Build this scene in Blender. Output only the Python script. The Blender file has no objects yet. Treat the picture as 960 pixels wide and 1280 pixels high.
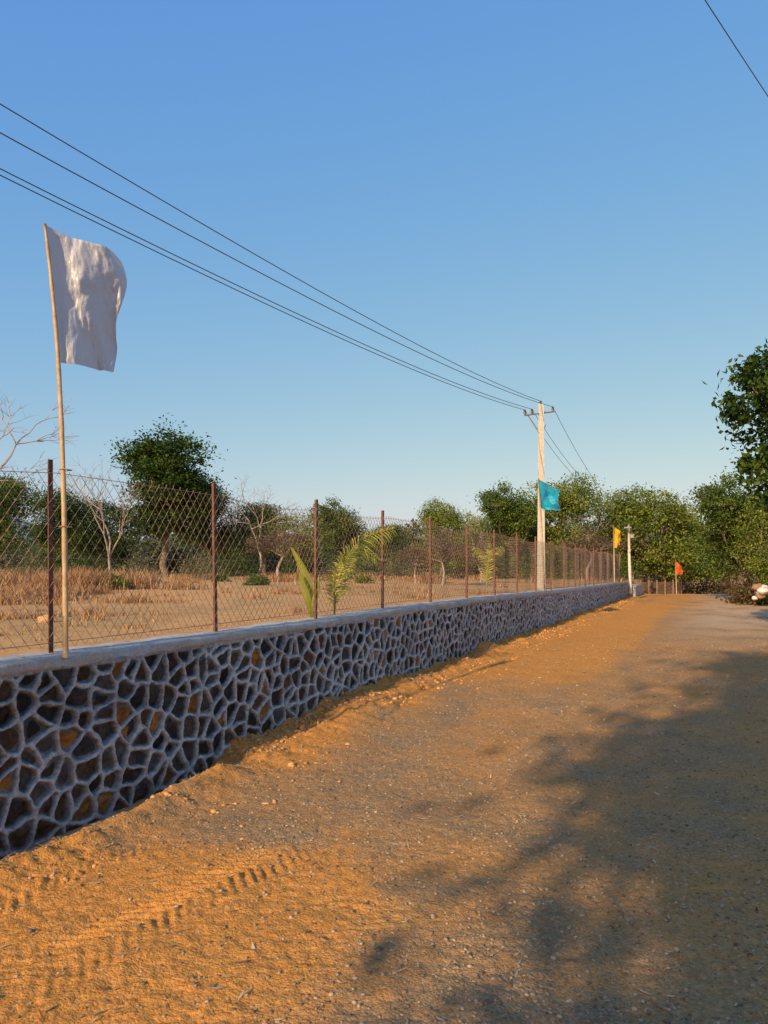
import bpy, math, random
import numpy as np
from mathutils import Vector
rng=np.random.default_rng(7); random.seed(7)
sc=bpy.context.scene
CZ=1.6; F=960.0
def P(px,py,Y): return Vector(((px-480)/F*Y, Y, CZ+(707-py)/F*Y))
# ---------------------------------------------------------------- camera
cam=bpy.data.objects.new("camera",bpy.data.cameras.new("camera")); sc.collection.objects.link(cam)
cam.location=(0,0,CZ); cam.rotation_euler=(math.radians(90),0,0)
cam.data.sensor_width=36; cam.data.lens=27; cam.data.shift_y=67/1280; cam.data.clip_end=6000; cam.data.clip_start=0.05
sc.camera=cam
# ---------------------------------------------------------------- light
EL=24.0; hx,hy=0.48,0.88
w=bpy.data.worlds.new("World"); sc.world=w; w.use_nodes=True
nt=w.node_tree; bg=nt.nodes["Background"]
sky=nt.nodes.new("ShaderNodeTexSky"); sky.sky_type='NISHITA'; sky.sun_disc=False
sky.sun_elevation=math.radians(EL); sky.sun_rotation=math.atan2(-hx,-hy)
sky.air_density=1.0; sky.dust_density=1.2; sky.ozone_density=1.6; sky.altitude=100
sp_=nt.nodes.new("ShaderNodeSeparateColor");cb_=nt.nodes.new("ShaderNodeCombineColor");nt.links.new(sky.outputs[0],sp_.inputs[0])
for i_,(a_,p_) in enumerate(((.92,.93),(1.72,.54),(4.35,.05))):
    q1=nt.nodes.new("ShaderNodeMath");q1.operation='POWER';q1.inputs[1].default_value=p_;nt.links.new(sp_.outputs[i_],q1.inputs[0])
    q2=nt.nodes.new("ShaderNodeMath");q2.operation='MULTIPLY';q2.inputs[1].default_value=a_;nt.links.new(q1.outputs[0],q2.inputs[0]);nt.links.new(q2.outputs[0],cb_.inputs[i_])
nt.links.new(cb_.outputs[0],bg.inputs[0]); bg.inputs[1].default_value=0.15
sun=bpy.data.objects.new("sun",bpy.data.lights.new("sun",'SUN')); sc.collection.objects.link(sun)
sun.data.energy=5.0; sun.data.angle=math.radians(0.6); sun.data.color=(1.0,0.78,0.50)
ce=math.cos(math.radians(EL)); n_=math.hypot(hx,hy)
sun.rotation_euler=Vector((hx/n_*ce,hy/n_*ce,-math.sin(math.radians(EL)))).to_track_quat('-Z','Y').to_euler()
sun.location=(-8,-12,12)
sc.view_settings.view_transform='Standard'; sc.view_settings.look='None'; sc.view_settings.exposure=0
# ---------------------------------------------------------------- noise
def h2(ix,iy,s=0):
    v=np.sin(ix*127.1+iy*311.7+s*74.7)*43758.5453
    return v-np.floor(v)
def vn(x,y,s=0):
    ix=np.floor(x);iy=np.floor(y);fx=x-ix;fy=y-iy
    fx=fx*fx*(3-2*fx);fy=fy*fy*(3-2*fy)
    a=h2(ix,iy,s);b=h2(ix+1,iy,s);c=h2(ix,iy+1,s);d=h2(ix+1,iy+1,s)
    return (a*(1-fx)+b*fx)*(1-fy)+(c*(1-fx)+d*fx)*fy
def fbm(x,y,o=4,s=0):
    r=0;a=.5;t=0
    for i in range(o):
        r=r+a*vn(x*2**i,y*2**i,s+i);t+=a;a*=.5
    return r/t
# ---------------------------------------------------------------- material helpers
def mat(name,col=(.5,.5,.5),rough=.8,spec=.3):
    m=bpy.data.materials.new(name);m.use_nodes=True
    b=m.node_tree.nodes["Principled BSDF"]
    b.inputs["Base Color"].default_value=(*col,1);b.inputs["Roughness"].default_value=rough
    b.inputs["Specular IOR Level"].default_value=spec
    return m,m.node_tree,b
def N(nt,t,**k):
    n=nt.nodes.new(t)
    for a,b in k.items(): setattr(n,a,b)
    return n
def noise(nt,scale,detail=6,rough=.6,coord=None):
    n=N(nt,"ShaderNodeTexNoise");n.inputs["Scale"].default_value=scale;n.inputs["Detail"].default_value=detail;n.inputs["Roughness"].default_value=rough
    if coord: nt.links.new(coord,n.inputs["Vector"])
    return n
def ramp(nt,src,stops):
    r=N(nt,"ShaderNodeValToRGB")
    e=r.color_ramp.elements
    while len(e)<len(stops): e.new(.5)
    for i,(p,c) in enumerate(stops):
        e[i].position=p;e[i].color=(*c,1) if len(c)==3 else c
    nt.links.new(src,r.inputs[0]);return r
def mix(nt,f,a,b,blend='MIX'):
    m=N(nt,"ShaderNodeMix",data_type='RGBA',blend_type=blend)
    for s,v in ((m.inputs[0],f),(m.inputs[6],a),(m.inputs[7],b)):
        if isinstance(v,(int,float)): s.default_value=v
        elif isinstance(v,tuple): s.default_value=(*v,1)
        else: nt.links.new(v,s)
    return m.outputs[2]
def bump(nt,b,h,strength=.5,dist=.02,prev=None):
    n=N(nt,"ShaderNodeBump");n.inputs["Strength"].default_value=strength;n.inputs["Distance"].default_value=dist
    nt.links.new(h,n.inputs["Height"])
    if prev: nt.links.new(prev,n.inputs["Normal"])
    nt.links.new(n.outputs[0],b.inputs["Normal"]);return n.outputs[0]
def objc(nt): return N(nt,"ShaderNodeTexCoord").outputs["Object"]
def noisy(name,c1,c2,scale=8,rough=.85,bs=.4,bd=.01,spec=.25,det=6):
    m,nt,b=mat(name,c1,rough,spec);o=objc(nt);n=noise(nt,scale,det,.65,o)
    r=ramp(nt,n.outputs[0],[(.35,c1),(.65,c2)]);nt.links.new(r.outputs[0],b.inputs["Base Color"])
    bump(nt,b,n.outputs[0],bs,bd);return m
def leafmat(name,c1,c2,c3,trans=.3):
    m=bpy.data.materials.new(name);m.use_nodes=True;nt=m.node_tree
    b=nt.nodes["Principled BSDF"];b.inputs["Roughness"].default_value=.6;b.inputs["Specular IOR Level"].default_value=.25
    a=N(nt,"ShaderNodeAttribute",attribute_name="rnd")
    r=ramp(nt,a.outputs["Fac"],[(0.0,c1),(.5,c2),(1.0,c3)])
    nt.links.new(r.outputs[0],b.inputs["Base Color"])
    t=N(nt,"ShaderNodeBsdfTranslucent");nt.links.new(r.outputs[0],t.inputs[0])
    ms=N(nt,"ShaderNodeMixShader");ms.inputs[0].default_value=trans
    nt.links.new(b.outputs[0],ms.inputs[1]);nt.links.new(t.outputs[0],ms.inputs[2])
    nt.links.new(ms.outputs[0],nt.nodes["Material Output"].inputs[0]);return m
# ---------------------------------------------------------------- mesh helpers
class MB:
    def __init__(s): s.v=[];s.f=[];s.m=[];s.sm=[]
    def tube(s,pts,rad,n=6,mi=0,cap=True):
        pts=[Vector(p) for p in pts]
        if not hasattr(rad,'__len__'): rad=[rad]*len(pts)
        b=len(s.v)
        for i,p in enumerate(pts):
            d=(pts[min(i+1,len(pts)-1)]-pts[max(i-1,0)]).normalized()
            u=d.cross(Vector((0,0,1)) if abs(d.z)<.9 else Vector((1,0,0))).normalized();v=d.cross(u)
            for k in range(n):
                a=2*math.pi*k/n;s.v.append(tuple(p+(u*math.cos(a)+v*math.sin(a))*rad[i]))
        for i in range(len(pts)-1):
            for k in range(n):
                s.f.append((b+i*n+k,b+i*n+(k+1)%n,b+(i+1)*n+(k+1)%n,b+(i+1)*n+k));s.m.append(mi)
        if cap and n>3:
            s.f.append(tuple(b+k for k in range(n)));s.m.append(mi)
            s.f.append(tuple(b+(len(pts)-1)*n+k for k in reversed(range(n))));s.m.append(mi)
    def box(s,c,sx,sy,sz,ax=None,mi=0,taper=1.0):
        c=Vector(c);b=len(s.v)
        X=Vector((1,0,0));Y=Vector((0,1,0))
        if ax is not None: X=Vector((math.cos(ax),math.sin(ax),0));Y=Vector((-math.sin(ax),math.cos(ax),0))
        for z in (-1,1):
            t=taper if z>0 else 1
            for x,y in ((-1,-1),(1,-1),(1,1),(-1,1)):
                s.v.append(tuple(c+X*(x*sx/2*t)+Y*(y*sy/2*t)+Vector((0,0,z*sz/2))))
        for f in ((3,2,1,0),(4,5,6,7),(0,1,5,4),(1,2,6,5),(2,3,7,6),(3,0,4,7)):
            s.f.append(tuple(b+i for i in f));s.m.append(mi)
def build(name,v,f,mats,mi=None,smooth=False,link=True):
    me=bpy.data.meshes.new(name);me.from_pydata(v,[],f)
    for m in mats: me.materials.append(m)
    if mi is not None: me.polygons.foreach_set("material_index",mi)
    if smooth: me.polygons.foreach_set("use_smooth",[True]*len(me.polygons))
    me.update()
    if not link: return me
    o=bpy.data.objects.new(name,me);sc.collection.objects.link(o);return o
def npmesh(name,V,Q,mats,mi=None,smooth=False,fattr=None,vcol=None,vattr=None):
    k=Q.shape[1];me=bpy.data.meshes.new(name)
    me.vertices.add(len(V));me.vertices.foreach_set("co",V.astype(np.float32).ravel())
    me.loops.add(Q.size);me.loops.foreach_set("vertex_index",Q.astype(np.int32).ravel())
    me.polygons.add(len(Q));me.polygons.foreach_set("loop_start",np.arange(0,Q.size,k,dtype=np.int32))
    for m in mats: me.materials.append(m)
    if mi is not None: me.polygons.foreach_set("material_index",np.asarray(mi,dtype=np.int32))
    me.update(calc_edges=True);me.validate()
    if smooth: me.polygons.foreach_set("use_smooth",np.ones(len(Q),dtype=bool))
    if fattr is not None:
        a=me.attributes.new("rnd",'FLOAT','FACE');a.data.foreach_set("value",fattr.astype(np.float32))
    if vattr:
        for kx,vx in vattr.items():
            a=me.attributes.new(kx,'FLOAT','POINT');a.data.foreach_set("value",vx.astype(np.float32).ravel())
    if vcol is not None:
        a=me.attributes.new("Col",'FLOAT_COLOR','POINT');a.data.foreach_set("color",np.c_[vcol,np.ones(len(vcol))].astype(np.float32).ravel())
    return me
def link(name,me,loc=(0,0,0),rz=0,s=1):
    o=bpy.data.objects.new(name,me);sc.collection.objects.link(o);o.location=loc;o.rotation_euler=(0,0,rz)
    o.scale=(s,s,s) if not hasattr(s,'__len__') else s;return o
def gridq(nr,nc,off=0):
    i=np.arange(nr-1)[:,None]*nc+np.arange(nc-1)[None,:]
    i=i.ravel()+off
    return np.stack([i,i+1,i+nc+1,i+nc],1)
# ---------------------------------------------------------------- profiles
M=0.44;X0=-4.05
DU=Vector((M,1,0)).normalized();NW=Vector((DU.y,-DU.x,0))
def roadz(Y): return np.interp(Y,[-30,0,5,6.4,8.2,13,22,33,37,45,60,150,3000],[0,0,.02,.05,.1,.14,.16,.24,.24,-.25,-.9,-1.5,-2.5])
def topz(Y): return np.interp(Y,[-30,8,10,12.6,14.4,19.8,28,33,60],[1.045,1.045,1.06,1.055,1.04,.98,.92,.90,.9])
def fieldz(Y,wd):
    a=topz(Y)-.05;far=.99+.10*(fbm(wd*.12,Y*.12,3,5)-.5)
    t=np.clip(-wd/4.0,0,1);return a*(1-t)+far*t
# ---------------------------------------------------------------- materials
m_field,nt,b=mat("field_soil",rough=.95,spec=.02);o=objc(nt)
n1=noise(nt,.3,6,.65,o);n2=noise(nt,4,9,.72,o);n3=noise(nt,60,4,.7,o)
c=ramp(nt,n1.outputs[0],[(.38,(.74,.34,.10)),(.5,(.62,.34,.14)),(.58,(.42,.26,.10))])
c2=mix(nt,.45,c.outputs[0],ramp(nt,n2.outputs[0],[(.34,(.30,.15,.06)),(.62,(.78,.45,.19))]).outputs[0])
c3=mix(nt,.25,c2,ramp(nt,n3.outputs[0],[(.35,(.24,.14,.06)),(.65,(.70,.48,.25))]).outputs[0])
nt.links.new(c3,b.inputs["Base Color"]);p=bump(nt,b,n2.outputs[0],.5,.04);bump(nt,b,n3.outputs[0],.4,.01,p)
m_road,nt,b=mat("dirt_gravel",rough=.95,spec=.05);o=objc(nt)
v1=N(nt,"ShaderNodeTexVoronoi");v1.inputs["Scale"].default_value=70;nt.links.new(o,v1.inputs["Vector"])
v2=N(nt,"ShaderNodeTexVoronoi");v2.inputs["Scale"].default_value=150;nt.links.new(o,v2.inputs["Vector"])
sep=N(nt,"ShaderNodeSeparateColor");nt.links.new(v1.outputs["Color"],sep.inputs[0])
sep2=N(nt,"ShaderNodeSeparateColor");nt.links.new(v2.outputs["Color"],sep2.inputs[0])
nA=noise(nt,2.2,8,.65,o);nB=noise(nt,30,6,.7,o);nC=noise(nt,150,3,.7,o)
g1=ramp(nt,sep.outputs[0],[(0,(.12,.080,.045)),(.45,(.31,.20,.105)),(.85,(.43,.29,.16)),(1,(.54,.40,.26))])
g2=ramp(nt,sep2.outputs[1],[(0,(.17,.115,.065)),(1,(.47,.31,.17))])
g=mix(nt,.45,g1.outputs[0],g2.outputs[0])
g=mix(nt,.35,g,ramp(nt,nA.outputs[0],[(.3,(.21,.14,.075)),(.7,(.52,.30,.12))]).outputs[0])
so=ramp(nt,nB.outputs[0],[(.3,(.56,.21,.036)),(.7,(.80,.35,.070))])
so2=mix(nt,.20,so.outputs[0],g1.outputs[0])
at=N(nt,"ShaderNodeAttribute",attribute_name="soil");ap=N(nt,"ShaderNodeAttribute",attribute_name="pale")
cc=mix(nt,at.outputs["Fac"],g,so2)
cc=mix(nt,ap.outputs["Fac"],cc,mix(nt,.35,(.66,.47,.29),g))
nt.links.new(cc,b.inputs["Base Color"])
p=bump(nt,b,v1.outputs["Distance"],.45,-.010);p=bump(nt,b,v2.outputs["Distance"],.4,-.005,p);p=bump(nt,b,nB.outputs[0],.5,.015,p);bump(nt,b,nC.outputs[0],.4,.005,p)
m_conc,nt,b=mat("cement_mortar",rough=.95,spec=.1);o=objc(nt)
n1=noise(nt,5,8,.7,o);n2=noise(nt,50,5,.7,o)
c=mix(nt,.5,ramp(nt,n1.outputs[0],[(.35,(.33,.31,.28)),(.6,(.60,.57,.52))]).outputs[0],ramp(nt,n2.outputs[0],[(.35,(.30,.28,.25)),(.65,(.62,.58,.52))]).outputs[0])
nt.links.new(c,b.inputs["Base Color"]);p=bump(nt,b,n1.outputs[0],.7,.03);bump(nt,b,n2.outputs[0],.8,.008,p)
m_wall,nt,b=mat("rubble_stone",rough=.9,spec=.2);o=objc(nt)
a=N(nt,"ShaderNodeAttribute",attribute_name="Col");n1=noise(nt,28,8,.7,o);n2=noise(nt,120,4,.7,o);n0=noise(nt,1.3,4,.6,o)
c=mix(nt,1.0,a.outputs["Color"],ramp(nt,n1.outputs[0],[(.3,(.45,.45,.45)),(.7,(1.4,1.4,1.4))]).outputs[0],'MULTIPLY')
c=mix(nt,1.0,c,ramp(nt,n0.outputs[0],[(.3,(.75,.74,.74)),(.65,(1.1,1.1,1.1))]).outputs[0],'MULTIPLY')
nt.links.new(c,b.inputs["Base Color"]);p=bump(nt,b,n1.outputs[0],.8,.018);bump(nt,b,n2.outputs[0],.6,.005,p)
m_rust=noisy("rusty_iron",(.10,.045,.03),(.24,.11,.07),30,.8,.4,.002)
m_wire=noisy("rusty_wire",(.20,.12,.08),(.34,.22,.15),20,.6,0,.001,.4)
m_bamboo=noisy("bamboo",(.40,.25,.12),(.58,.42,.24),18,.55,.2,.002,.4)
m_pole=noisy("concrete_pole",(.55,.50,.40),(.70,.65,.54),12,.8,.2,.004)
m_cable=mat("cable",(.07,.07,.08),.5)[0]
m_ins=mat("porcelain",(.12,.07,.05),.3,.5)[0]
m_steel=mat("galvanised_steel",(.35,.36,.37),.5,.5)[0]
m_bark=noisy("bark",(.12,.09,.065),(.26,.20,.15),9,.95,.7,.03)
m_pbark=noisy("pale_bark",(.28,.22,.17),(.44,.36,.29),9,.95,.5,.02)
m_leafD=leafmat("leaf_dark",(.014,.034,.006),(.042,.088,.012),(.12,.18,.026))
m_leafM=leafmat("leaf_mid",(.03,.055,.010),(.095,.15,.022),(.23,.28,.04))
m_leafY=leafmat("leaf_yellow",(.055,.085,.012),(.18,.235,.03),(.36,.37,.06))
m_leafB=leafmat("leaf_brown",(.08,.055,.03),(.17,.12,.065),(.28,.19,.10))
m_dry=leafmat("dry_grass",(.28,.13,.055),(.47,.26,.115),(.66,.45,.23),.25)
m_palm=leafmat("palm_leaf",(.16,.20,.02),(.40,.40,.045),(.66,.56,.14),.4)
# ---------------------------------------------------------------- ground sheet
ys=np.r_[-40,-20,-10,-4,np.arange(0,12,.12),np.geomspace(12,80,220),np.geomspace(84,3000,60)]
wl=-np.geomspace(.26,2500,190)[::-1];wr=np.r_[-.12,.3,.8,1.5,2.5,4,5.2,6,np.geomspace(6.5,2500,110)]
wc=np.r_[wl,wr];YY,WW=np.meshgrid(ys,wc,indexing='ij')
Zf=fieldz(YY,WW)+np.where(WW<-.5,.05*(fbm(WW*1.1+9,YY*1.1,4,3)-.5),0)
Zr=roadz(YY)-.07+np.clip((WW-6.3)/1.5,0,1)*(.15+.25*(fbm(WW*.7,YY*.7,4,8)-.3))
ZZ=np.where(WW<-.2,Zf,Zr)
V=np.stack([X0+M*YY+WW,YY,ZZ],-1).reshape(-1,3)
link("ground",npmesh("ground",V,gridq(len(ys),len(wc)),[m_field],smooth=True))
# ---------------------------------------------------------------- dirt road
def roadh(X,Y):
    W=X-(X0+M*Y)
    z=roadz(Y)+.05*(fbm(X*.5,Y*.5,3,11)-.5)+.022*(fbm(X*3,Y*3,4,12)-.5)+.012*(vn(X*28,Y*28,13)-.5)*1.0+.008*(vn(X*60,Y*60,14)-.5)
    berm=np.clip((Y-6.0)/.35,0,1)
    bw=.30+.55*fbm(Y*.9,W*0,3,23)
    pr=np.clip(1-W/bw,0,1);
    z+=berm*(pr**.6)*(.03+.22*fbm(Y*1.4,W*1.2,4,21)-.05)*np.clip((34-Y)/8,.3,1)
    rough=np.exp(-(np.maximum(W-.3,0)/.4)**2)
    z+=rough*(.07*(fbm(X*5,Y*5,4,26)-.5)+.04*(fbm(X*14,Y*14,3,27)-.5))
    z+=(1-berm)*(-.11*np.clip(1-W/(.20+.25*fbm(Y*2.5,W*0,2,25)),0,1)+.12*np.exp(-((W-.42)/.17)**2)*fbm(Y*2.2,W*2,3,22)*1.3)
    for (ax,ay,bx,by,hw,am) in ((-1.75,2.2,-.40,4.6,.22,1.25),(-2.3,2.7,-1.1,5.0,.18,.9),(-.9,2.0,.35,4.0,.17,.4)):
        dx,dy=bx-ax,by-ay;L=math.hypot(dx,dy);dx/=L;dy/=L
        s=(X-ax)*dx+(Y-ay)*dy;q=(X-ax)*dy-(Y-ay)*dx+.03*np.sin(s*2)+.03*(fbm(X*3,Y*3,3,33)-.5)
        msk=np.clip((hw-np.abs(q))/.09,0,1)*np.clip((s+.3)/.4,0,1)*np.clip((L-s)/.5,0,1)*np.clip(fbm(X*1.7,Y*1.7,4,38)*3.2-.75,0,1)
        tread=np.sin((s+np.abs(q)*.9+.05*fbm(X*6,Y*6,3,34))*2*math.pi/.072)
        z+=am*msk*(-.010+.009*tread*np.clip(fbm(X*8,Y*8,3,39)*3.0-.7,0,1))
        z+=am*.020*np.exp(-((np.abs(q)-hw-.03)/.04)**2)*np.clip((s+.3)/.4,0,1)*np.clip((L-s)/.5,0,1)*fbm(X*4,Y*4,2,35)
    for wc_ in (1.25,2.95,4.3):
        z-=.018*np.exp(-((W-wc_-.12*np.sin(Y*.35))/.22)**2)*np.clip((Y-4)/3,0,1)*(.5+fbm(X,Y,2,37))
    z-=np.clip((W-6.4)/.6,0,1)**2*.25
    return z
ry=[1.2]
while ry[-1]<46: ry.append(ry[-1]*1.0040)
ry=np.r_[-8,-4,-1,0,.6,np.array(ry)]
t=np.linspace(0,1,620);cw=-.06+7.1*(t*.64+.36*t**2)
YY,WW=np.meshgrid(ry,cw,indexing='ij');XX=X0+M*YY+WW
ZZ=roadh(XX,YY)
nz=fbm(XX*1.1,YY*1.1,5,41);nz2=fbm(XX*4,YY*4,4,42)
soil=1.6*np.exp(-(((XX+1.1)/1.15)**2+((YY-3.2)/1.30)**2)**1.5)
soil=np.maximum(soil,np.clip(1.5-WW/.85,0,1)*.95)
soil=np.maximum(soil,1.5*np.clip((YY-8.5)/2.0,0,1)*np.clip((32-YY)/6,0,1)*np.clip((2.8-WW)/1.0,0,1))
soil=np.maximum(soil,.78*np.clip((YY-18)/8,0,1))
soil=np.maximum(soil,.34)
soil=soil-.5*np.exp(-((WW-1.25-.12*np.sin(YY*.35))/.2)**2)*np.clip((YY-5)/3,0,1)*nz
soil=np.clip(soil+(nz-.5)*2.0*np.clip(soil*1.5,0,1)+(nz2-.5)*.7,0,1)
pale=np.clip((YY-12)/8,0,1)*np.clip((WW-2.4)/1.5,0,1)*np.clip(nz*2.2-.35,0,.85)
V=np.stack([XX,YY,ZZ],-1).reshape(-1,3)
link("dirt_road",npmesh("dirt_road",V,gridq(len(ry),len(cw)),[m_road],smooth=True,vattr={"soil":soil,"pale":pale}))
# ---------------------------------------------------------------- gravel (one mesh), debris
t_=(1+5**.5)/2
iv=np.array([(-1,t_,0),(1,t_,0),(-1,-t_,0),(1,-t_,0),(0,-1,t_),(0,1,t_),(0,-1,-t_),(0,1,-t_),(t_,0,-1),(t_,0,1),(-t_,0,-1),(-t_,0,1)])/1.9
iF=np.array([(0,11,5),(0,5,1),(0,1,7),(0,7,10),(0,10,11),(1,5,9),(5,11,4),(11,10,2),(10,7,6),(7,1,8),(3,9,4),(3,4,2),(3,2,6),(3,6,8),(3,8,9),(4,9,5),(2,4,11),(6,2,10),(8,6,7),(9,8,1)])
def stones(name,gx,gy,gs,m,flat=.7):
    n=len(gx);gz=roadh(gx,gy)
    S=rng.uniform(.6,1.3,(n,1,3))*gs[:,None,None]*np.array([1,1,flat])
    a=rng.random(n)*6.28;ca,sa=np.cos(a)[:,None],np.sin(a)[:,None]
    vv=iv[None]*(1+rng.uniform(-.25,.25,(n,12,1)))*S
    vx=vv[...,0]*ca-vv[...,1]*sa;vy=vv[...,0]*sa+vv[...,1]*ca
    V=np.stack([vx+gx[:,None],vy+gy[:,None],vv[...,2]+gz[:,None]+.0005],-1).reshape(-1,3)
    Q=(iF[None]+np.arange(n)[:,None,None]*12).reshape(-1,3)
    link(name,npmesh(name,V,Q,[m],fattr=np.repeat(rng.random(n),20)))
n=46000
gy=1.9*np.exp(rng.random(n)*math.log(16/1.9));gx=(rng.random(n)*1.15-.57)*gy*1.0
W=gx-(X0+M*gy);k=(W>.02)&(W<6.5)
sm=np.exp(-(((gx+1.15)/1.1)**2+((gy-3.2)/1.3)**2));k&=rng.random(n)>sm*.93
gx=gx[k];gy=gy[k]
stones("gravel",gx,gy,(.0020+.0072*rng.random(len(gx))**4)*(1+gy*.07),leafmat("pebble",(.13,.09,.055),(.31,.21,.12),(.48,.36,.24),0.0))
n=10000
gy=3.4*np.exp(rng.random(n)*math.log(30/3.4));W=.02+np.abs(rng.normal(0,.34,n));k=(fbm(gy*2,W*2,2,44)>.42);gy=gy[k];W=W[k]
stones("soil_clods",X0+M*gy+W,gy,(.004+.020*rng.random(len(gy))**4)*(1+gy*.03),leafmat("soil_clod",(.42,.175,.045),(.58,.27,.075),(.66,.38,.15),0.0))
def leaves(C,L,Wd,nrm=None,flat=.0,curl=.0):
    n=len(C);a=rng.normal(size=(n,3));a/=np.linalg.norm(a,axis=1)[:,None]
    a[:,2]*=(1-flat);a/=np.linalg.norm(a,axis=1)[:,None]
    r=rng.normal(size=(n,3));
    if flat>0: r=np.tile([0,0,1.],(n,1))+r*(1-flat)*.8
    b_=np.cross(a,r);b_/=np.linalg.norm(b_,axis=1)[:,None]+1e-9
    nn=np.cross(a,b_)
    L=np.broadcast_to(L,(n,))[:,None];Wd=np.broadcast_to(Wd,(n,))[:,None]
    V=np.stack([C-a*L/2,C+b_*Wd/2+nn*curl*Wd,C+a*L/2,C-b_*Wd/2+nn*curl*Wd],1).reshape(-1,3)
    return V,np.arange(n*4).reshape(-1,4)
n=760
ly=2.2*np.exp(rng.random(n)*math.log(14/2.2));lx=(rng.random(n)-.5)*ly*1.02;k=(lx-(X0+M*ly)>.05);lx=lx[k];ly=ly[k]
C=np.stack([lx,ly,roadh(lx,ly)+.008],1)
L1=rng.uniform(.02,.08,len(C));W1=rng.uniform(.006,.02,len(C))
n=2200;ly=3.6*np.exp(rng.random(n)*math.log(26/3.6));W=.02+np.abs(rng.normal(.12,.22,n));lx=X0+M*ly+W;k=fbm(ly*1.5,W,2,45)>.45;lx=lx[k];ly=ly[k]
C=np.r_[C,np.stack([lx,ly,roadh(lx,ly)+.010],1)];L1=np.r_[L1,rng.uniform(.04,.14,len(lx))];W1=np.r_[W1,rng.uniform(.003,.008,len(lx))]
n=900;ly=2.5*np.exp(rng.random(n)*math.log(20/2.5));W=-rng.uniform(.02,.55,n);lx=X0+M*ly+W;C=np.r_[C,np.stack([lx,ly,topz(ly)+.004-np.clip(-W-.33,0,.04)],1)];L1=np.r_[L1,rng.uniform(.02,.07,n)];W1=np.r_[W1,rng.uniform(.004,.014,n)]
V,Q=leaves(C,L1,W1,flat=.85,curl=.25)
link("fallen_leaves",npmesh("fallen_leaves",V,Q,[leafmat("dead_leaf",(.26,.13,.06),(.50,.32,.15),(.74,.56,.34),.1)],fattr=rng.random(len(Q))))
# ---------------------------------------------------------------- stone wall
YE=33.0
yc=list(np.arange(1.0,3.0,.03));yv=3.0
while yv<YE: yc.append(yv);yv*=1.0015
yc.append(YE)
yc=np.array(yc);nr=190;tt=np.linspace(0,1,nr)
YY,TT=np.meshgrid(yc,tt,indexing='ij')
zb=roadz(YY)-.3;zt=topz(YY)-.055
Z=zb+(zt-zb)*TT;U=YY*math.hypot(M,1)
cs=.160
wu=U+.030*(fbm(U*8,Z*8,3,51)-.5)*2;wz=Z*1.10+.030*(fbm(U*8,Z*8,3,52)-.5)*2
gu=wu/cs;gz_=wz/cs;iu=np.floor(gu);iz=np.floor(gz_)
best=np.full(gu.shape,9.);bi=np.zeros(gu.shape);bj=np.zeros(gu.shape);bx=np.zeros(gu.shape);by=np.zeros(gu.shape)
def site(i,j):
    return i+.5+(h2(i,j,61)-.5)*1.0+.25*(np.mod(j,2)),j+.5+(h2(i,j,62)-.5)*1.0
for di in range(-2,3):
    for dj in range(-2,3):
        sx,sy=site(iu+di,iz+dj);d=np.hypot(gu-sx,gz_-sy);m_=d<best
        best=np.where(m_,d,best);bi=np.where(m_,iu+di,bi);bj=np.where(m_,iz+dj,bj);bx=np.where(m_,sx,bx);by=np.where(m_,sy,by)
ed=np.zeros(gu.shape);edS=np.zeros(gu.shape)
for di in range(-2,3):
    for dj in range(-2,3):
        if di==0 and dj==0: continue
        sx,sy=site(bi+di,bj+dj);dx=sx-bx;dy=sy-by;l=np.hypot(dx,dy)+1e-9
        e=((sx+bx)/2-gu)*dx/l+((sy+by)/2-gz_)*dy/l
        ed=ed+np.exp(-e*26);edS=edS+np.exp(-e*12)
ed=-np.log(ed)/26*cs;edS=-np.log(edS)/12*cs
hw=.0085+.005*vn(U*7,Z*7,63)+np.interp(YY,[5,20],[0,.004])
t1=np.clip((ed-hw)/.004,0,1);mort=1-t1*t1*(3-2*t1)
rs=h2(bi,bj,70);rs2=h2(bi,bj,71)
smear=hw+.001+.020*fbm(U*10,Z*10,3,76)+.011*rs2-.004
sin_=np.clip((edS+.006-smear)/.008,0,1)
disp=mort*(.014+.004*vn(U*30,Z*30,64))+(1-mort)*((-.004-.010*fbm(U*20,Z*20,2,78))*(1-sin_)+sin_*(-.020+.024*rs2+.028*(fbm(U*15,Z*15,3,65)-.5)*2+(rs-.5)*.20*((gu-bx)*(rs2-.5)+(gz_-by)*(rs-.4))))
pal=np.array([(.019,.018,.017),(.036,.034,.032),(.064,.060,.055),(.062,.042,.028),(.105,.066,.040),(.38,.165,.038),(.028,.026,.024),(.095,.090,.082),(.050,.047,.043)])
idx=np.clip((rs*len(pal)).astype(int),0,len(pal)-1)
och=(h2(bi,bj,72)<np.interp(YY,[3,8,12,33],[.16,.13,.05,.04]));idx=np.where(och,5,np.where((idx==5),2,idx))
sc_=pal[idx]*(.45+1.1*fbm(U*12,Z*12,3,66))[...,None]
rust=np.clip(fbm(U*9,Z*9,3,67)*2.8-1.35,0,1)[...,None]*.6
sc_=sc_*(1-rust*.6)+np.array([.22,.095,.03])*rust*.6
rim=sin_[...,None];grey=np.array([.225,.222,.215])*(.5+1.0*fbm(U*14,Z*14,3,77))[...,None]
sc_=grey*(1-rim)+sc_*rim
mc=np.array([.56,.545,.515])*(.72+.56*fbm(U*6,Z*6,3,68))[...,None]
low=np.clip(1-(Z-roadz(YY)-.02)/.22,0,1)[...,None]*fbm(U*4,Z*4,3,69)[...,None]
col=sc_*(1-mort[...,None])+mc*mort[...,None];col=col*(1-.5*low)+np.array([.20,.10,.045])*.5*low
topb=np.clip(1-(zt-Z-.01-.03*fbm(U*3,Z*0,2,79))/.012,0,1)[...,None];col=col*(1-topb)+mc*.75*topb;disp=disp*(1-topb[...,0])+.012*topb[...,0]
X=X0+M*YY+NW.x*disp;Yd=YY+NW.y*disp
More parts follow.
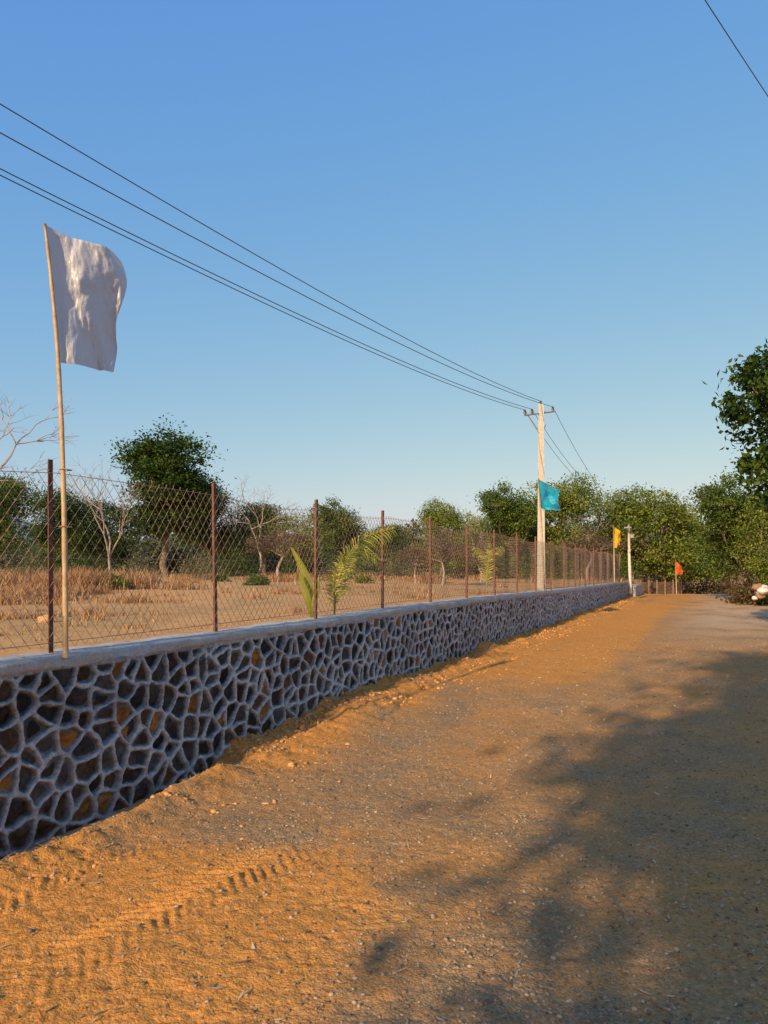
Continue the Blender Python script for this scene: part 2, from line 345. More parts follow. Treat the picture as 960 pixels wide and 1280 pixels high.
V=np.stack([X,Yd,Z],-1).reshape(-1,3);Q=gridq(len(yc),nr)
yk=np.r_[np.arange(1,12,.05),np.geomspace(12,YE,120)]
prof=[(.014,-.062),(.020,-.048),(.024,-.014),(.010,0.0),(-.06,.003),(-.18,.004),(-.30,.002),(-.34,-.012),(-.345,-.4)]
cv=[];
for y in yk:
    for j,(a_,b_) in enumerate(prof):
        jx=(fbm(np.array(y*7.),np.array(j*3.3),3,81)-.5)*.035;jz=(fbm(np.array(y*6.),np.array(j*2.1),3,82)-.5)*.030
        p=Vector((X0+M*y,y,0))+NW*(a_+float(jx));cv.append((p.x,p.y,float(topz(y))+b_+float(jz)))
cv=np.array(cv);q2=gridq(len(yk),len(prof),len(V))
endv=[];p0=Vector((X0+M*YE,YE,0))
for a_,z in ((.02,-.3),(.02,.84),(-.34,.84),(-.34,-.3)):
    p=p0+NW*a_;endv.append((p.x,p.y,z+.0))
nb=len(V)+len(cv)
V2=np.r_[V,cv,np.array(endv)];Q2=np.r_[Q,q2,[[nb,nb+1,nb+2,nb+3]]]
mi=np.r_[np.zeros(len(Q)),np.ones(len(q2)+1)]
colf=np.r_[col.reshape(-1,3),np.full((len(cv)+4,3),.3)]
link("stone_retaining_wall",npmesh("stone_retaining_wall",V2,Q2,[m_wall,m_conc],mi=mi,smooth=True,vcol=colf))
mb=MB()
mb.box((X0+M*34.6+.1,34.6,.36),.4,3.0,.62,ax=-math.atan(M));mb.box((X0+M*34.6+.1,34.6,.70),.46,3.06,.06,ax=-math.atan(M))
build("low_end_wall",mb.v,mb.f,[m_conc])
# ---------------------------------------------------------------- fence
mb=MB();WB=-.17
def wp(Y,off=WB,z=0.):
    p=Vector((X0+M*Y,Y,0))+NW*off;p.z=z;return p
ang=math.atan2(DU.y,DU.x)
py_=[]
Yp=4.78-1.585*2
while Yp<33: py_.append(Yp);Yp+=1.585
for i,y in enumerate(py_):
    b0=wp(y);h=1.25+random.uniform(-.03,.03);z0=float(topz(y))-.1;lean=Vector((random.uniform(-.015,.015),random.uniform(-.01,.01),0))
    z1=z0+.1+h
    for (dx,dy,sx,sy) in ((0,.0,.036,.005),(.0155,.0205,.005,.036)):
        c=b0+DU*dx+NW*(-dy)
        n0=len(mb.v);mb.box((c.x,c.y,(z0+z1)/2),sx,sy,z1-z0,ax=ang)
        for q in range(n0+4,n0+8): mb.v[q]=tuple(Vector(mb.v[q])+lean)
Y1=py_[-1]
mw=MB();pitch=.085;L=math.hypot(M,1);H=1.12
def fz(y): return float(topz(y))+.04
def sagt(y):
    ph=(y-py_[0])/1.585;return (.03+.03*math.sin(int(ph)*2.3))*math.sin(math.pi*(ph%1.0))
u=0.;u1=(Y1-1.2)*L
rise=1.25
while u<u1:
    for sgn in (1,-1):
        pts=[]
        for q in range(6):
            f=q/5;uu=u+sgn*f*H/rise;y=1.2+uu/L
            z=fz(y)+f*(H-sagt(y))+.006*math.sin(uu*9)
            p=wp(y,WB+.028+.012*math.sin(uu*3.1)+.004*sgn,z);pts.append(p)
        if pts[0].y>1 and pts[-1].y<Y1+.2 and pts[-1].y>1: mw.tube(pts,.0016+.00005*pts[0].y,3,cap=False)
    u+=pitch
for hz in (.03,.56,1.1):
    pts=[wp(y,WB+.03,fz(y)+hz-(sagt(y) if hz>1 else 0)) for y in np.arange(1.2,Y1,.4)]
    mw.tube(pts,.0022,4)
n0=len(mb.v)
fv=mb.v+mw.v;ff=mb.f+[tuple(i+n0 for i in f) for f in mw.f];fm=[0]*len(mb.f)+[1]*len(mw.f)
build("chain_link_fence",fv,ff,[m_rust,m_wire],fm)
mb=MB()
for i in range(7):
    x=12.3+i*.4;mb.box((x,38,.4),.05,.05,1.0)
for i in range(60):
    x=12.3+i*.04
    for s in (1,-1):mb.tube([(x,38,.2),(x+s*.5,38,.8)],.003,3,cap=False)
build("chain_link_fence.001",mb.v,mb.f,[m_wire])
# ---------------------------------------------------------------- flags
def flagmat(name,c,tr=.25,rough=.45):
    m=bpy.data.materials.new(name);m.use_nodes=True;nt=m.node_tree;b=nt.nodes["Principled BSDF"]
    b.inputs["Base Color"].default_value=(*c,1);b.inputs["Roughness"].default_value=rough;b.inputs["Specular IOR Level"].default_value=.5
    b.inputs["Sheen Weight"].default_value=.3
    o=objc(nt);n=noise(nt,14,6,.6,o);bump(nt,b,n.outputs[0],.4,.02)
    t=N(nt,"ShaderNodeBsdfTranslucent");t.inputs[0].default_value=(*c,1)
    ms=N(nt,"ShaderNodeMixShader");ms.inputs[0].default_value=tr
    nt.links.new(b.outputs[0],ms.inputs[1]);nt.links.new(t.outputs[0],ms.inputs[2]);nt.links.new(ms.outputs[0],nt.nodes["Material Output"].inputs[0]);return m
def spl(pts,t):
    pts=np.array(pts,float);n=len(pts)-1;s=np.clip(t,0,1)*n;i=np.clip(np.floor(s).astype(int),0,n-1);f=(s-i)[:,None]
    p0=pts[np.maximum(i-1,0)];p1=pts[i];p2=pts[i+1];p3=pts[np.minimum(i+2,n)]
    return .5*((2*p1)+(-p0+p2)*f+(2*p0-5*p1+4*p2-p3)*f**2+(-p0+3*p1-3*p2+p3)*f**3)
def flag(name,top,bot,left,right,Y,dY,mat_,nu=60,nv=90,amp=.035,par=None,seed=0):
    u=np.linspace(0,1,nu);v=np.linspace(0,1,nv);T=spl(top,u);B=spl(bot,u);Lf=spl(left,v);R=spl(right,v)
    Uu,Vv=np.meshgrid(u,v,indexing='ij')
    c00,c10,c01,c11=T[0],T[-1],B[0],B[-1]
    S=(1-Vv)[...,None]*T[:,None]+Vv[...,None]*B[:,None]+(1-Uu)[...,None]*Lf[None]+Uu[...,None]*R[None]-((1-Uu)*(1-Vv))[...,None]*c00-(Uu*(1-Vv))[...,None]*c10-((1-Uu)*Vv)[...,None]*c01-(Uu*Vv)[...,None]*c11
    base=Y+dY*Uu
    dep=base+amp*np.clip(Uu*3,0.15,1)*(np.sin(Uu*7.5+Vv*3.2+seed)+.5*np.sin(Uu*13-Vv*7+1.3+seed)+.4*np.sin(Vv*11+Uu*6+seed*2)*Uu+.9*(fbm(Uu*4+Vv*2,Vv*5-Uu*2,3,90+seed)-.5)*2+.28*(fbm(Uu*14-Vv*5,Vv*9+Uu*9,3,95+seed)-.5)*2)
    X=(S[...,0]-480)/F*base;Z=CZ+(707-S[...,1])/F*base
    V=np.stack([X,dep,Z],-1).reshape(-1,3)
    me=npmesh(name,V,gridq(nu,nv),[mat_],smooth=True);o=link(name,me)
    if par: o.parent=par
    return o
def empty(name):
    e=bpy.data.objects.new(name,None);sc.collection.objects.link(e);return e
YF=4.70
e=empty("white_flag")
mb=MB();pl=[(82,822),(81,700),(78,560),(72,440),(64,350),(56,280)]
sp=spl(pl,np.linspace(0,1,28));pts=[P(a,b_,YF) for a,b_ in sp]
rad=[.017-.009*i/27+(.002 if i%3==0 else 0) for i in range(28)]
mb.tube(pts,rad,10);
for zz in (.25,.8,1.15):
    p=P(81,822-zz/YF*F,YF);mb.tube([p+Vector((-.03,-.01,0)),p+Vector((.0,-.02,.004)),p+Vector((.03,.03,0)),p+Vector((-.02,.05,0)),p+Vector((-.03,-.01,0))],.004,5)
po=build("bamboo_pole",mb.v,mb.f,[m_bamboo],smooth=True);po.parent=e
flag("cloth",[(57,281),(75,290),(95,298),(118,306),(138,313),(150,325)],[(75,453),(95,457),(112,458),(128,463),(144,467)],[(57,281),(63,340),(69,400),(75,453)],[(150,325),(156,350),(153,378),(146,405),(145,437),(144,467)],YF-.0,.40,flagmat("white_satin",(.60,.58,.60),.18,.32),120,170,.031,e)
def small(name,poly,flagpts,Y,dY,m,seed):
    e=empty(name);mb=MB();mb.tube([P(a,b_,Y) for a,b_ in poly],[.025,.02,.015][:len(poly)],7);o=build("bamboo_pole",mb.v,mb.f,[m_bamboo],smooth=True);o.parent=e
    flag("cloth",*flagpts,Y,dY,m,30,36,.05,e,seed)
small("cyan_flag",[(680,738),(677,660),(673,598)],([(673,599),(682,604),(690,609),(699,613)],[(674,634),(682,637),(692,638),(701,638)],[(673,599),(674,617),(674,634)],[(699,613),(698,625),(701,638)]),18.2,.3,flagmat("cyan_cloth",(.01,.45,.60),.3),3)
small("yellow_flag",[(768,728),(767.5,690),(767,657)],([(767,659),(770,660),(775,664)],[(767,684),(771,685),(775,680)],[(767,659),(767,671),(767,684)],[(775,664),(776,672),(775,680)]),28.2,.1,flagmat("yellow_cloth",(.85,.50,.01),.3),5)
small("orange_flag",[(846,748),(845,722),(844,699)],([(844,701),(848,704),(853,712)],[(844,718),(848,719),(853,717)],[(844,701),(844,710),(844,718)],[(853,712),(854,714),(853,717)]),36.5,.1,flagmat("orange_cloth",(.8,.13,.01),.3),6)
# ---------------------------------------------------------------- utility pole & wires
YU=22.0;e=empty("utility_pole")
pb=P(678,738,YU);pt=P(675,505,YU);mb=MB()
mb.box(((pb+pt)/2+Vector((0,0,-.15))),.19,.15,(pt.z-pb.z)+.3,ax=.3,taper=.62)
o=build("concrete_shaft",mb.v,mb.f,[m_pole]);o.parent=e
mb=MB();A=P(655,519,YU-.35);B=P(694,514,YU+.35);mb.tube([A,B],.028,4)
mb.tube([P(676,545,YU),P(660,520,YU-.25)],.014,4);mb.tube([P(676,545,YU),P(689,516,YU+.25)],.014,4)
o=build("crossarm",mb.v,mb.f,[m_steel]);o.parent=e
mb=MB();ins=[P(656,516,YU-.34),P(665,515,YU-.2),P(676,505,YU),P(691,512,YU+.33)]
for p in ins: mb.tube([p+Vector((0,0,-.05)),p+Vector((0,0,0)),p+Vector((0,0,.02)),p+Vector((0,0,.05)),p+Vector((0,0,.09))],[.015,.045,.028,.04,.02],8)
o=build("insulators",mb.v,mb.f,[m_ins],smooth=True);o.parent=e
e=empty("overhead_wires");mb=MB()
def lineat(px,py,ins_):
    c=ins_.x-M*ins_.y;Y=c/((px-480)/F-M);return P(px,py,Y)
for p,(lx_,ly_) in zip(ins,[(0,219),(0,211),(0,130),(0,166)]):
    q=lineat(lx_,ly_,p);pts=[]
    for t in np.linspace(-.9,1,50):
        y=q.y+(p.y-q.y)*t;x=q.x+(p.x-q.x)*t;z=q.z+(p.z-q.z)*t+.0028*(y-q.y)*(y-p.y);pts.append((x,y,z+.08*max(t,0)))
    mb.tube(pts,[.0036+.0002*max(pp[1],0) for pp in pts],5)
for p,(lx_,ly_) in zip([ins[0],ins[1],ins[3]],[(726,603),(735,605),(746,604)]):
    q=lineat(lx_,ly_,p);pts=[]
    for t in np.linspace(0,2.6,30):
        y=p.y+(q.y-p.y)*t;x=p.x+(q.x-p.x)*t;z=p.z+(q.z-p.z)*t+.008*(y-q.y)*(y-p.y);pts.append((x,y,z+.08*max(1-t,0)))
    mb.tube(pts,.007,5)
a_=P(880,-2,8);b_=P(961,122,9.6);d=b_-a_
mb.tube([a_+d*t+Vector((0,0,.01*(t*(t-1)))) for t in np.linspace(-6,5,30)],.0055,5)
o=build("cables",mb.v,mb.f,[m_cable]);o.parent=e
e=empty("lamp_post");mb=MB()
mb.tube([P(788,742,33),P(786.5,690,33),P(786,656,33)],[.075,.06,.05],8);o=build("shaft",mb.v,mb.f,[m_pole],smooth=True);o.parent=e
mb=MB();c=P(786,662,33);mb.tube([c,c+Vector((-.12,-.2,.08)),c+Vector((-.16,-.3,.08))],.02,6);mb.box(c+Vector((-.18,-.42,.07)),.12,.3,.06,ax=.4);mb.box(c+Vector((.12,0,-.25)),.14,.12,.2)
o=build("lamp_head",mb.v,mb.f,[m_steel]);o.parent=e
# ---------------------------------------------------------------- trees
def limb(mb,a,b,r0,r1,jit=.12,n=6,sides=6):
    a=Vector(a);b=Vector(b);L_=(b-a).length;pts=[];rd=[]
    ox=Vector((random.gauss(0,1),random.gauss(0,1),random.gauss(0,.5)))*jit*L_
    for i in range(n):
        t=i/(n-1);p=a.lerp(b,t)+ox*math.sin(math.pi*t)+Vector((random.gauss(0,1),random.gauss(0,1),random.gauss(0,1)))*L_*.018*(0<i<n-1)
        pts.append(p);rd.append(r0+(r1-r0)*t)
    mb.tube(pts,rd,sides);return pts
def tree_mesh(name,seed,H,cz,rx,rz,nc,lpc,leaf,tr,lm,bm=None,dens=.17,lobes=5,twigs=True):
    global rng
    rng=np.random.default_rng(seed);random.seed(seed);mb=MB()
    fork=(max(cz-rz*.75,H*.15))
    lc=np.array([(math.cos(i*2.4+seed)*rx*.58*rng.uniform(.4,1.2),math.sin(i*2.4+seed)*rx*.58*rng.uniform(.4,1.2),cz+rz*rng.uniform(-.65,.65)) for i in range(lobes)]+[(rng.normal()*.2*rx,0,cz+rz*.5)])
    lr=np.r_[rng.uniform(.26,.58,lobes),.45]
    pw=lr**2;w_=rng.choice(len(lc),nc,p=pw/pw.sum())
    d=rng.normal(size=(nc,3));d/=np.linalg.norm(d,axis=1)[:,None];r=rng.random(nc)**.38
    C=lc[w_]+d*(r*lr[w_])[:,None]*np.array([rx,rx,rz])
    st=rng.random(nc)<.06;C[st]+=d[st]*rx*.08
    C[:,2]=np.maximum(C[:,2],fork*.8)
    top=Vector((random.gauss(0,.1),random.gauss(0,.1),fork))
    limb(mb,(0,0,-.2),top,tr*1.3,tr*.8,.05,6,8)
    for i in range(len(lc)):
        e_=Vector(lc[i]);pp=limb(mb,top,e_,tr*.6,tr*.22,.12,6,6)
        for j in np.where(w_==i)[0][:12 if twigs else 3]:
            limb(mb,pp[random.randint(2,5)],Vector(C[j]),tr*.2,tr*.05,.1,4,4)
    cr=dens*rx*rng.uniform(.5,1.5,nc)
    g=rng.normal(size=(nc,lpc,3))*.62
    LC=(C[:,None]+g*cr[:,None,None]*np.array([1.15,1.15,.65])).reshape(-1,3)
    ll=rng.uniform(.7,1.3,len(LC))*leaf
    V,Q=leaves(LC,ll,ll*.55,flat=.25,curl=.15)
    cl=np.repeat(rng.random(nc),lpc);fa=np.clip(.6*cl+.4*rng.random(len(LC)),0,1)
    nv=len(V);V=np.r_[V,np.array(mb.v)]
    bq=np.array([f for f in mb.f if len(f)==4])+nv
    Q=np.r_[Q,bq];mi=np.r_[np.zeros(len(LC)),np.ones(len(bq))]
    return npmesh(name,V,Q,[lm,bm or m_bark],mi=mi,fattr=np.r_[fa,np.zeros(len(bq))])
def bare_mesh(name,seed,H,tr,levels=5,spread=.55,bm=None):
    random.seed(seed);mb=MB()
    def rec(p,d,L_,r,l):
        e_=p+d*L_;pp=limb(mb,p,e_,r,r*.62,.06,4,5 if l>2 else 3)
        if l==0: return
        for k in range(random.choice((2,3,3))):
            nd=(d+Vector((random.gauss(0,spread),random.gauss(0,spread),random.gauss(.12,spread*.6)))).normalized()
            rec(pp[random.choice((2,3,3))],nd,L_*random.uniform(.6,.85),r*.6,l-1)
    rec(Vector((0,0,-.1)),Vector((0,0,1)),H*.32,tr,levels)
    return build(name,mb.v,mb.f,[bm or m_pbark],link=False)
tA=tree_mesh("tree_dense",11,8,4.5,2.6,3.2,380,85,.17,.16,m_leafD,lobes=10)
tB=tree_mesh("tree_spreading",12,6,3.3,2.6,2.1,240,80,.14,.13,m_leafM,lobes=8)
tC=tree_mesh("tree_bright",13,6,3.2,2.8,2.3,270,80,.14,.14,m_leafY,lobes=10)
tD=tree_mesh("tree_sparse",14,3,1.9,1.3,.85,120,30,.09,.06,m_leafB,m_pbark,dens=.2)
tE=tree_mesh("tree_dark",15,6,3.1,2.9,2.4,240,75,.15,.14,m_leafD,lobes=9)
tI=tree_mesh("tree_tall",17,6,3.2,2.3,2.5,270,80,.14,.14,m_leafM,lobes=11)
tJ=tree_mesh("tree_open",29,6,3.4,2.7,2.2,170,70,.14,.14,m_leafY,lobes=10,dens=.15)
bA=bare_mesh("bare_tree",3,7,.10,5);bB=bare_mesh("bare_tree2",8,7,.12,6,.6)
random.seed(99)
def pt(name,me,px,topy,Y,h,wscale=1.,rz=None):
    X=(px-480)/F*Y;wd=X-(X0+M*Y);zb=float(fieldz(np.array(Y*1.),np.array(wd))) if wd<0 else float(roadz(Y))
    top=CZ+(707-topy)/F*Y;s=(top-zb)/h
    return link(name,me,(X,Y,zb-.05),random.random()*6 if rz is None else rz,(s*wscale,s*wscale,s))
pt("leafy_tree",tA,205,543,42,7.7,1.15)
pt("leafy_tree",tE,80,606,48,5.7,.8)
pt("leafy_tree",tE,125,620,50,5.7,1.)
pt("leafy_tree",tE,262,592,50,5.9,.8)
pt("leafy_tree",tB,330,622,46,5.7,1.)
pt("leafy_tree",tJ,372,638,40,5.8,1.)
pt("leafy_tree",tI,425,618,45,5.9,.9)
pt("leafy_tree",tB,-6,586,22,5.6,.8)
pt("leafy_tree",tB,480,652,44,5.6,1.)
pt("leafy_tree",tC,553,622,34,5.7,.75)
pt("leafy_tree",tJ,600,640,50,5.9,1.)
pt("leafy_tree",tI,640,600,38,5.8,.95)
pt("leafy_tree",tC,700,595,40,5.6,.95)
pt("leafy_tree",tJ,752,608,44,5.8,.95)
pt("leafy_tree",tC,815,608,42,5.6,1.05)
pt("leafy_tree",tI,860,632,47,5.9,.9)
pt("leafy_tree",tI,925,588,31,5.8,.95)
pt("leafy_tree",tC,972,608,28,5.7,.8)
pt("thorny_tree",tD,553,660,23,2.9,1.0)
pt("thorny_tree",tD,520,672,25,2.9,1.)
pt("thorny_tree",tD,350,650,30,2.9,1.25)
pt("thorny_tree",tD,600,668,27,2.9,1.)
pt("thorny_tree",tD,735,655,34,2.9,1.2)
pt("thorny_tree",tD,790,668,42,2.9,1.4)
pt("bare_tree",bA,138,555,28,7,.8,1.0)
pt("bare_tree",bB,322,583,44,7.5,.9)
pt("bare_tree",bB,-30,440,20,7.5,.95,2.0)
pt("bare_tree",bA,600,622,48,7)
pt("bare_tree",bA,720,625,40,7)
tF=tree_mesh("tree_overhang",21,5,3.7,1.45,1.6,190,95,.12,.10,m_leafD,dens=.15,lobes=7)
link("roadside_tree",tF,(7.75,14.0,.05),.7,(1,1,1.12))
tG=tree_mesh("tree_shade",22,8,5.0,2.9,2.4,280,80,.19,.14,m_leafM,dens=.17,lobes=8)
tH=tree_mesh("tree_shade_tall",23,9.5,7.2,2.9,2.5,280,80,.19,.16,m_leafM,dens=.17,lobes=8)
def shade(me,q,p,rz,s=1): link("roadside_tree",me,(hx*p+hy*q,hy*p-hx*q,0),rz,s)
shade(tG,1.5,-8.2,.3,1.0);shade(tH,1.2,-9.4,1.3,1.05);shade(tH,2.4,-11.5,2.2,1.3);shade(tG,6.4,-7.5,2.1,1.1);shade(tH,6.6,-11.0,3.3,1.1);shade(tG,11,-7,4.0,1.1)
# distant tree belt (one object)
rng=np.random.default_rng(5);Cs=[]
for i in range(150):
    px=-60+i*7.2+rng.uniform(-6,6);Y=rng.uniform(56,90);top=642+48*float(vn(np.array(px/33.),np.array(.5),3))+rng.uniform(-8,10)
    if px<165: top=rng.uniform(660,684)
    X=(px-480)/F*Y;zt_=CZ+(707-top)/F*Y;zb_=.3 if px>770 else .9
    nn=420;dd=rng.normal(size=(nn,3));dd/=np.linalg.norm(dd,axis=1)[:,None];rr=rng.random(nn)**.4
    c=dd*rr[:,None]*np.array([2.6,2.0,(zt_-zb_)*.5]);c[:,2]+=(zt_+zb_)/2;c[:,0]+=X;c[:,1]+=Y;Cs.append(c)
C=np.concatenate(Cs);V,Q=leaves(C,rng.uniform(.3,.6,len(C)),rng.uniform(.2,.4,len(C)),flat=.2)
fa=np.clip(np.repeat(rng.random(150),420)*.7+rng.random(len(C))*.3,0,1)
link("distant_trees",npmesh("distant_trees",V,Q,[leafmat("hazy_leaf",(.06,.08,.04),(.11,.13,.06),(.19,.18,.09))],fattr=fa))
Cs=[]
for i in range(120):
    px=rng.uniform(770,1010);Y=rng.uniform(41,52) if i<90 else rng.uniform(27,33)
    if i>=90: px=rng.uniform(925,1010)
    X=(px-480)/F*Y;nn=220
    c=rng.normal(size=(nn,3))*np.array([.7,.6,.55])*.7*(.6 if i>=90 else 1);c[:,2]=np.abs(c[:,2])*1.6-.1;c+=np.array([X,Y,float(roadz(Y))]);Cs.append(c)
C=np.concatenate(Cs);V,Q=leaves(C,rng.uniform(.1,.22,len(C)),rng.uniform(.06,.12,len(C)),flat=.1)
link("dry_brush",npmesh("dry_brush",V,Q,[leafmat("brush_leaf",(.07,.035,.02),(.14,.08,.04),(.13,.14,.03))],fattr=np.clip(np.repeat(rng.random(120),220)*.6+.4*rng.random(len(C)),0,1)))
# hill, distance haze painted in as a blue-grey base colour
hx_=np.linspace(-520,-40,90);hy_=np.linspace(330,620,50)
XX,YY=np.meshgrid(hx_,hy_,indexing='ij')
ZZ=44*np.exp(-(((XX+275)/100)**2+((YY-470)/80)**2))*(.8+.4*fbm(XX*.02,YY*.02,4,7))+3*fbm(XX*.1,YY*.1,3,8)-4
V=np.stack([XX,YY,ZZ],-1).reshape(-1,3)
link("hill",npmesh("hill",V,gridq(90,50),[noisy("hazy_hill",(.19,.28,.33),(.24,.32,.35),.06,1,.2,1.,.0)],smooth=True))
# ---------------------------------------------------------------- field vegetation
def shrub(name,px,py,Y,rx,rz,n,leaf,m):
    X=(px-480)/F*Y;zb=float(fieldz(np.array(Y*1.),np.array(X-(X0+M*Y)))) if X<X0+M*Y else float(roadz(Y))
    g=rng.normal(size=(n//20,3));g/=np.linalg.norm(g,axis=1)[:,None];g*=rng.random(len(g))[:,None]**.4
    g[:,2]=np.abs(g[:,2]);c=g*np.array([rx,rx,rz])
    c=(c[:,None]+rng.normal(size=(len(c),20,3))*rx*.12).reshape(-1,3);c[:,2]=np.abs(c[:,2])
    V,Q=leaves(c,rng.uniform(.7,1.3,len(c))*leaf,rng.uniform(.4,.6,len(c))*leaf,flat=.1,curl=.1)
    mb=MB()
    for k in range(7): limb(mb,(0,0,-.05),Vector(c[rng.integers(len(c))]),.012,.004,.1,4,4)
    nv=len(V);bq=np.array([f for f in mb.f if len(f)==4])+nv
    me=npmesh(name,np.r_[V,np.array(mb.v)],np.r_[Q,bq],[m,m_bark],mi=np.r_[np.zeros(len(Q)),np.ones(len(bq))],fattr=np.r_[rng.random(len(Q)),np.zeros(len(bq))])
    return link(name,me,(X,Y,zb),0,1)
shrub("green_shrub",138,720,19,.42,.42,1600,.07,m_leafY)
shrub("green_shrub",322,722,24,.42,.3,1200,.08,m_leafM)
shrub("green_shrub",275,722,30,.4,.3,800,.08,m_leafM)
shrub("green_shrub",455,722,26,.35,.3,700,.08,m_leafY)
m_grey=leafmat("leaf_greygreen",(.09,.095,.04),(.17,.17,.08),(.28,.26,.14))
shrub("grey_shrub",176,718,22,.6,1.0,3000,.05,m_grey)
shrub("grey_shrub",30,700,20,.8,.9,3000,.05,m_grey)
shrub("grey_shrub",250,712,36,1.2,1.1,2600,.08,m_grey)
shrub("grey_shrub",500,715,36,1.2,1.2,2600,.08,m_grey)
shrub("green_shrub",660,715,34,1.3,1.2,2600,.08,m_leafM)
shrub("grey_shrub",430,716,38,1.5,1.0,2600,.08,m_grey)
shrub("green_shrub",985,715,26.5,.8,1.5,4000,.09,m_leafY)
for px_,Y_,r_ in ((60,40,1.6),(110,44,1.8),(290,42,1.6),(380,42,1.5),(460,40,1.5),(575,38,1.4),(620,36,1.3),(705,37,1.4),(765,40,1.5)):
    shrub("green_shrub",px_,715,Y_,r_,1.5,3200,.10,m_leafM if px_%2 else m_leafD)
def grass(name,cx,cy,sx,sy,n,h,clump=60,cr=.28):
    cc=np.stack([rng.normal(cx,sx,clump),rng.normal(cy,sy,clump)],1)
    i=rng.integers(0,clump,n);x=cc[i,0]+rng.normal(0,cr,n);y=cc[i,1]+rng.normal(0,cr,n)
    wd=x-(X0+M*y);k=wd<-.5;x=x[k];y=y[k];wd=wd[k];i=i[k];n=len(x);z=fieldz(y,wd)-.02
    hh=h*rng.uniform(.4,1.2,n)*(.35+1.0*h2(i*1.,i*2.,5));a=rng.random(n)*6.28;ln=rng.uniform(.2,1.0,n)*hh
    wv=.003+.0005*y
    b=np.stack([x,y,z],1);sd=np.stack([np.cos(a+1.57),np.sin(a+1.57),0*a],1)*wv[:,None]
    tip=b+np.stack([np.cos(a)*ln,np.sin(a)*ln,hh],1);md=b+np.stack([np.cos(a)*ln*.35,np.sin(a)*ln*.35,hh*.6],1)
    V=np.stack([b-sd,b+sd,md+sd*.7,md-sd*.7,tip,tip+sd*.1],1)
    base=np.arange(n)[:,None]*6
    Q=np.r_[base+np.array([[0,1,2,3]]),base+np.array([[3,2,5,4]])]
    r=rng.random(n)*.6+.4*h2(i*3.,i*1.,9);return npmesh(name,V.reshape(-1,3),Q,[m_dry],fattr=np.r_[r,r])
link("dry_grass",grass("dry_grass",-9.0,18.0,1.7,2.2,22000,.42,56))
link("dry_grass",grass("dry_grass",-6.6,12.8,.8,.9,6500,.24,24))
link("dry_grass",grass("dry_grass",-4,38,12,7,11000,.26,110))
link("dry_grass",grass("dry_grass",-3.6,6.6,1.3,1.6,2200,.08,44,.1))
link("dry_grass",grass("dry_grass",-1,15,3.5,4,3200,.13,60,.12))
def rock(name,px,py,Y,r,m,zs=.7,n=1,spread=2):
    random.seed(int(px));c=P(px,py,Y);me=bpy.data.meshes.new(name);import bmesh
    bm=bmesh.new()
    for k in range(n):
        rr_=r*random.uniform(.4,1.1) if n>1 else r
        bmt=bmesh.ops.create_icosphere(bm,subdivisions=3,radius=rr_)['verts']
        off=Vector((random.gauss(0,r*spread),random.gauss(0,r*spread),random.uniform(-r*1.5,r*1.2))) if n>1 else Vector()
        s1=random.random()*9
        for v_ in bmt:
            q=v_.co*4/r*.35;f=float(fbm(np.array(q.x+s1),np.array(q.y+q.z*1.3+s1),3,3));v_.co=v_.co*(.7+.6*f);v_.co.z*=zs;v_.co+=off
    bm.to_mesh(me);bm.free()
    for mm in (m if isinstance(m,list) else [m]): me.materials.append(mm)
    if isinstance(m,list):
        nf=len(me.polygons)//n;me.polygons.foreach_set("material_index",[(i//nf*7)%len(m) for i in range(len(me.polygons))])
    o=link(name,me,c);return o
m_rockO=noisy("ochre_rock",(.45,.24,.10),(.6,.38,.18),9,.9,.5,.02);m_rockG=noisy("grey_rock",(.3,.26,.2),(.5,.43,.34),9,.9,.5,.02)
rock("rock",57,775,8.2,.085,m_rockO)
rock("rock",196,728,28,.2,m_rockG)
rock("heap_of_bags",953,738,26,.17,[noisy("red_bag",(.50,.05,.06),(.58,.12,.12),6,.7,.5,.02),noisy("white_bag",(.6,.56,.5),(.72,.68,.62),6,.7,.5,.02),noisy("brown_bag",(.25,.13,.08),(.4,.24,.15),6,.8,.5,.02)],.7,22,1.5)
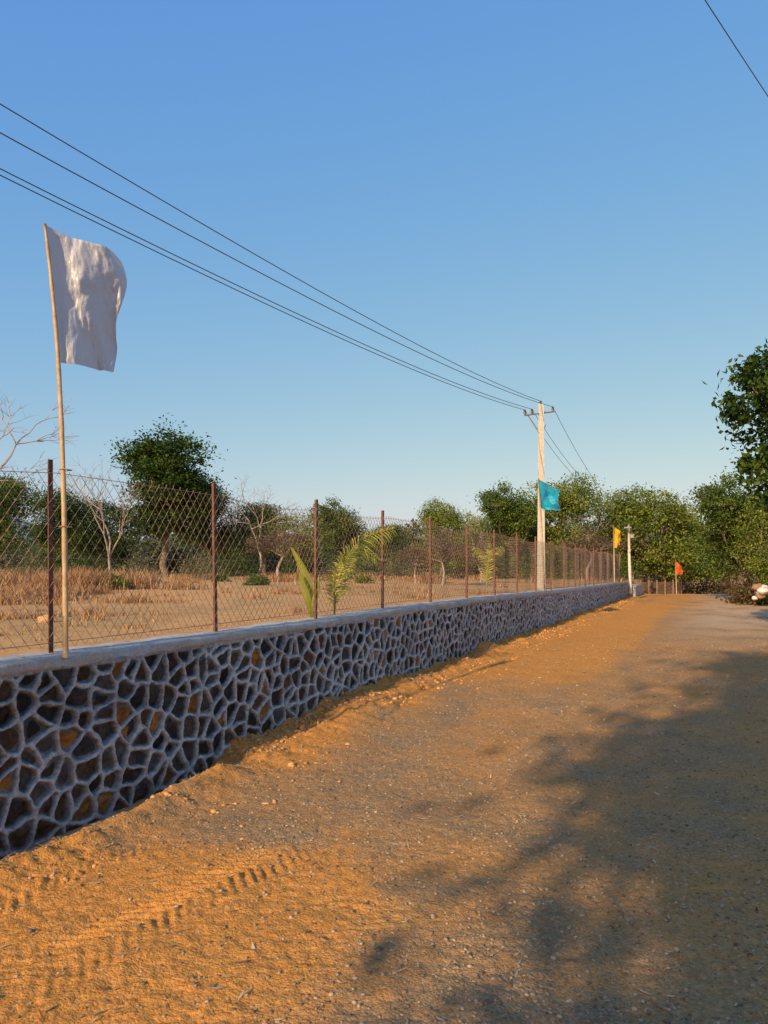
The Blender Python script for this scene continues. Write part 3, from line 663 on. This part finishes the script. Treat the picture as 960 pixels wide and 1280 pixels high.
# ---------------------------------------------------------------- palm saplings
def frond(pts,L0,wid,m,nl=26,droop=.6,par=None,seed=1):
    random.seed(seed);t=np.linspace(0,1,24);S=spl([tuple(p) for p in pts],t)
    mb=MB();mb.tube([Vector(s) for s in S],[.012-.009*q for q in t],5);V=list(mb.v);Fq=list(mb.f);rn=[0.6]*len(Fq)
    for i in range(nl):
        f=.18+.80*i/nl;p=Vector(spl([tuple(p) for p in pts],np.array([f]))[0]);p2=Vector(spl([tuple(p) for p in pts],np.array([min(f+.03,1)]))[0]);d=(p2-p).normalized()
        for s in (1,-1):
            side=d.cross(Vector((0.2,-.9,.3))).normalized()*s
            l=L0*math.sin(math.pi*min(1,.25+.7*f))*random.uniform(.8,1.1)
            dr=(d*.75+side*.7+Vector((random.gauss(0,.1),random.gauss(0,.15),0))).normalized()
            a=p;b=p+dr*l*.5+Vector((0,0,-droop*l*.12));c=p+dr*l*.95+Vector((0,0,-droop*l*.55));w_=dr.cross(Vector((.3,-1,.4))).normalized()*wid
            k=len(V);V+= [tuple(a-w_*.4),tuple(a+w_*.4),tuple(b+w_),tuple(b-w_),tuple(c+w_*.1),tuple(c-w_*.1)]
            Fq+=[(k,k+1,k+2,k+3),(k+3,k+2,k+4,k+5)];r=random.random();rn+=[r,r]
    Fq2=[f for f in Fq if len(f)==4];rn2=[r for f,r in zip(Fq,rn) if len(f)==4]
    me=npmesh("frond",np.array(V),np.array(Fq2),[m],fattr=np.array(rn2));o=link("frond",me)
    if par:o.parent=par
def blade(pts,w0,par):
    t=np.linspace(0,1,20);S=spl([tuple(p) for p in pts],t);V=[];
    for i,s in enumerate(S):
        ww=w0*math.sin(math.pi*min(.98,.08+.9*t[i]))**.7;s=Vector(s)
        V+=[tuple(s+Vector((-ww,.03,.0))),tuple(s),tuple(s+Vector((ww,.02,.0)))]
    me=npmesh("blade",np.array(V),gridq(20,3),[m_palm],smooth=True,fattr=np.full(38,.35));o=link("blade",me);o.parent=par
e=empty("palm_sapling");YP=8.8
frond([P(418,768,YP),P(421,735,YP),P(432,700,YP),P(456,672,YP+.1),P(494,660,YP+.2)],.32,.008,m_palm,34,.9,e,1)
frond([P(418,768,YP),P(420,740,YP),P(430,708,YP+.2),P(450,684,YP+.5),P(476,702,YP+.7)],.28,.008,m_palm,30,.9,e,2)
frond([P(418,768,YP),P(418,742,YP),P(420,712,YP-.2),P(436,690,YP-.3)],.16,.008,m_palm,20,.8,e,3)
e=empty("palm_sapling");YP=8.3
blade([P(390,774,YP),P(388,745,YP),P(380,715,YP),P(364,684,YP)],.05,e)
blade([P(390,774,YP),P(385,752,YP-.1),P(380,735,YP-.1),P(374,716,YP-.1)],.04,e)
blade([P(391,774,YP),P(392,755,YP-.1),P(396,738,YP-.1),P(399,722,YP-.1)],.03,e)
e=empty("palm_sapling");YP=17
frond([P(608,738,YP),P(608,715,YP),P(604,694,YP),P(592,684,YP)],.3,.014,m_palm,18,.9,e,4)
frond([P(608,738,YP),P(610,712,YP),P(616,690,YP),P(630,684,YP+.2)],.3,.014,m_palm,18,.9,e,5)
frond([P(608,738,YP),P(609,708,YP),P(612,690,YP),P(612,676,YP+.2)],.25,.014,m_palm,16,.9,e,6)
print("done")
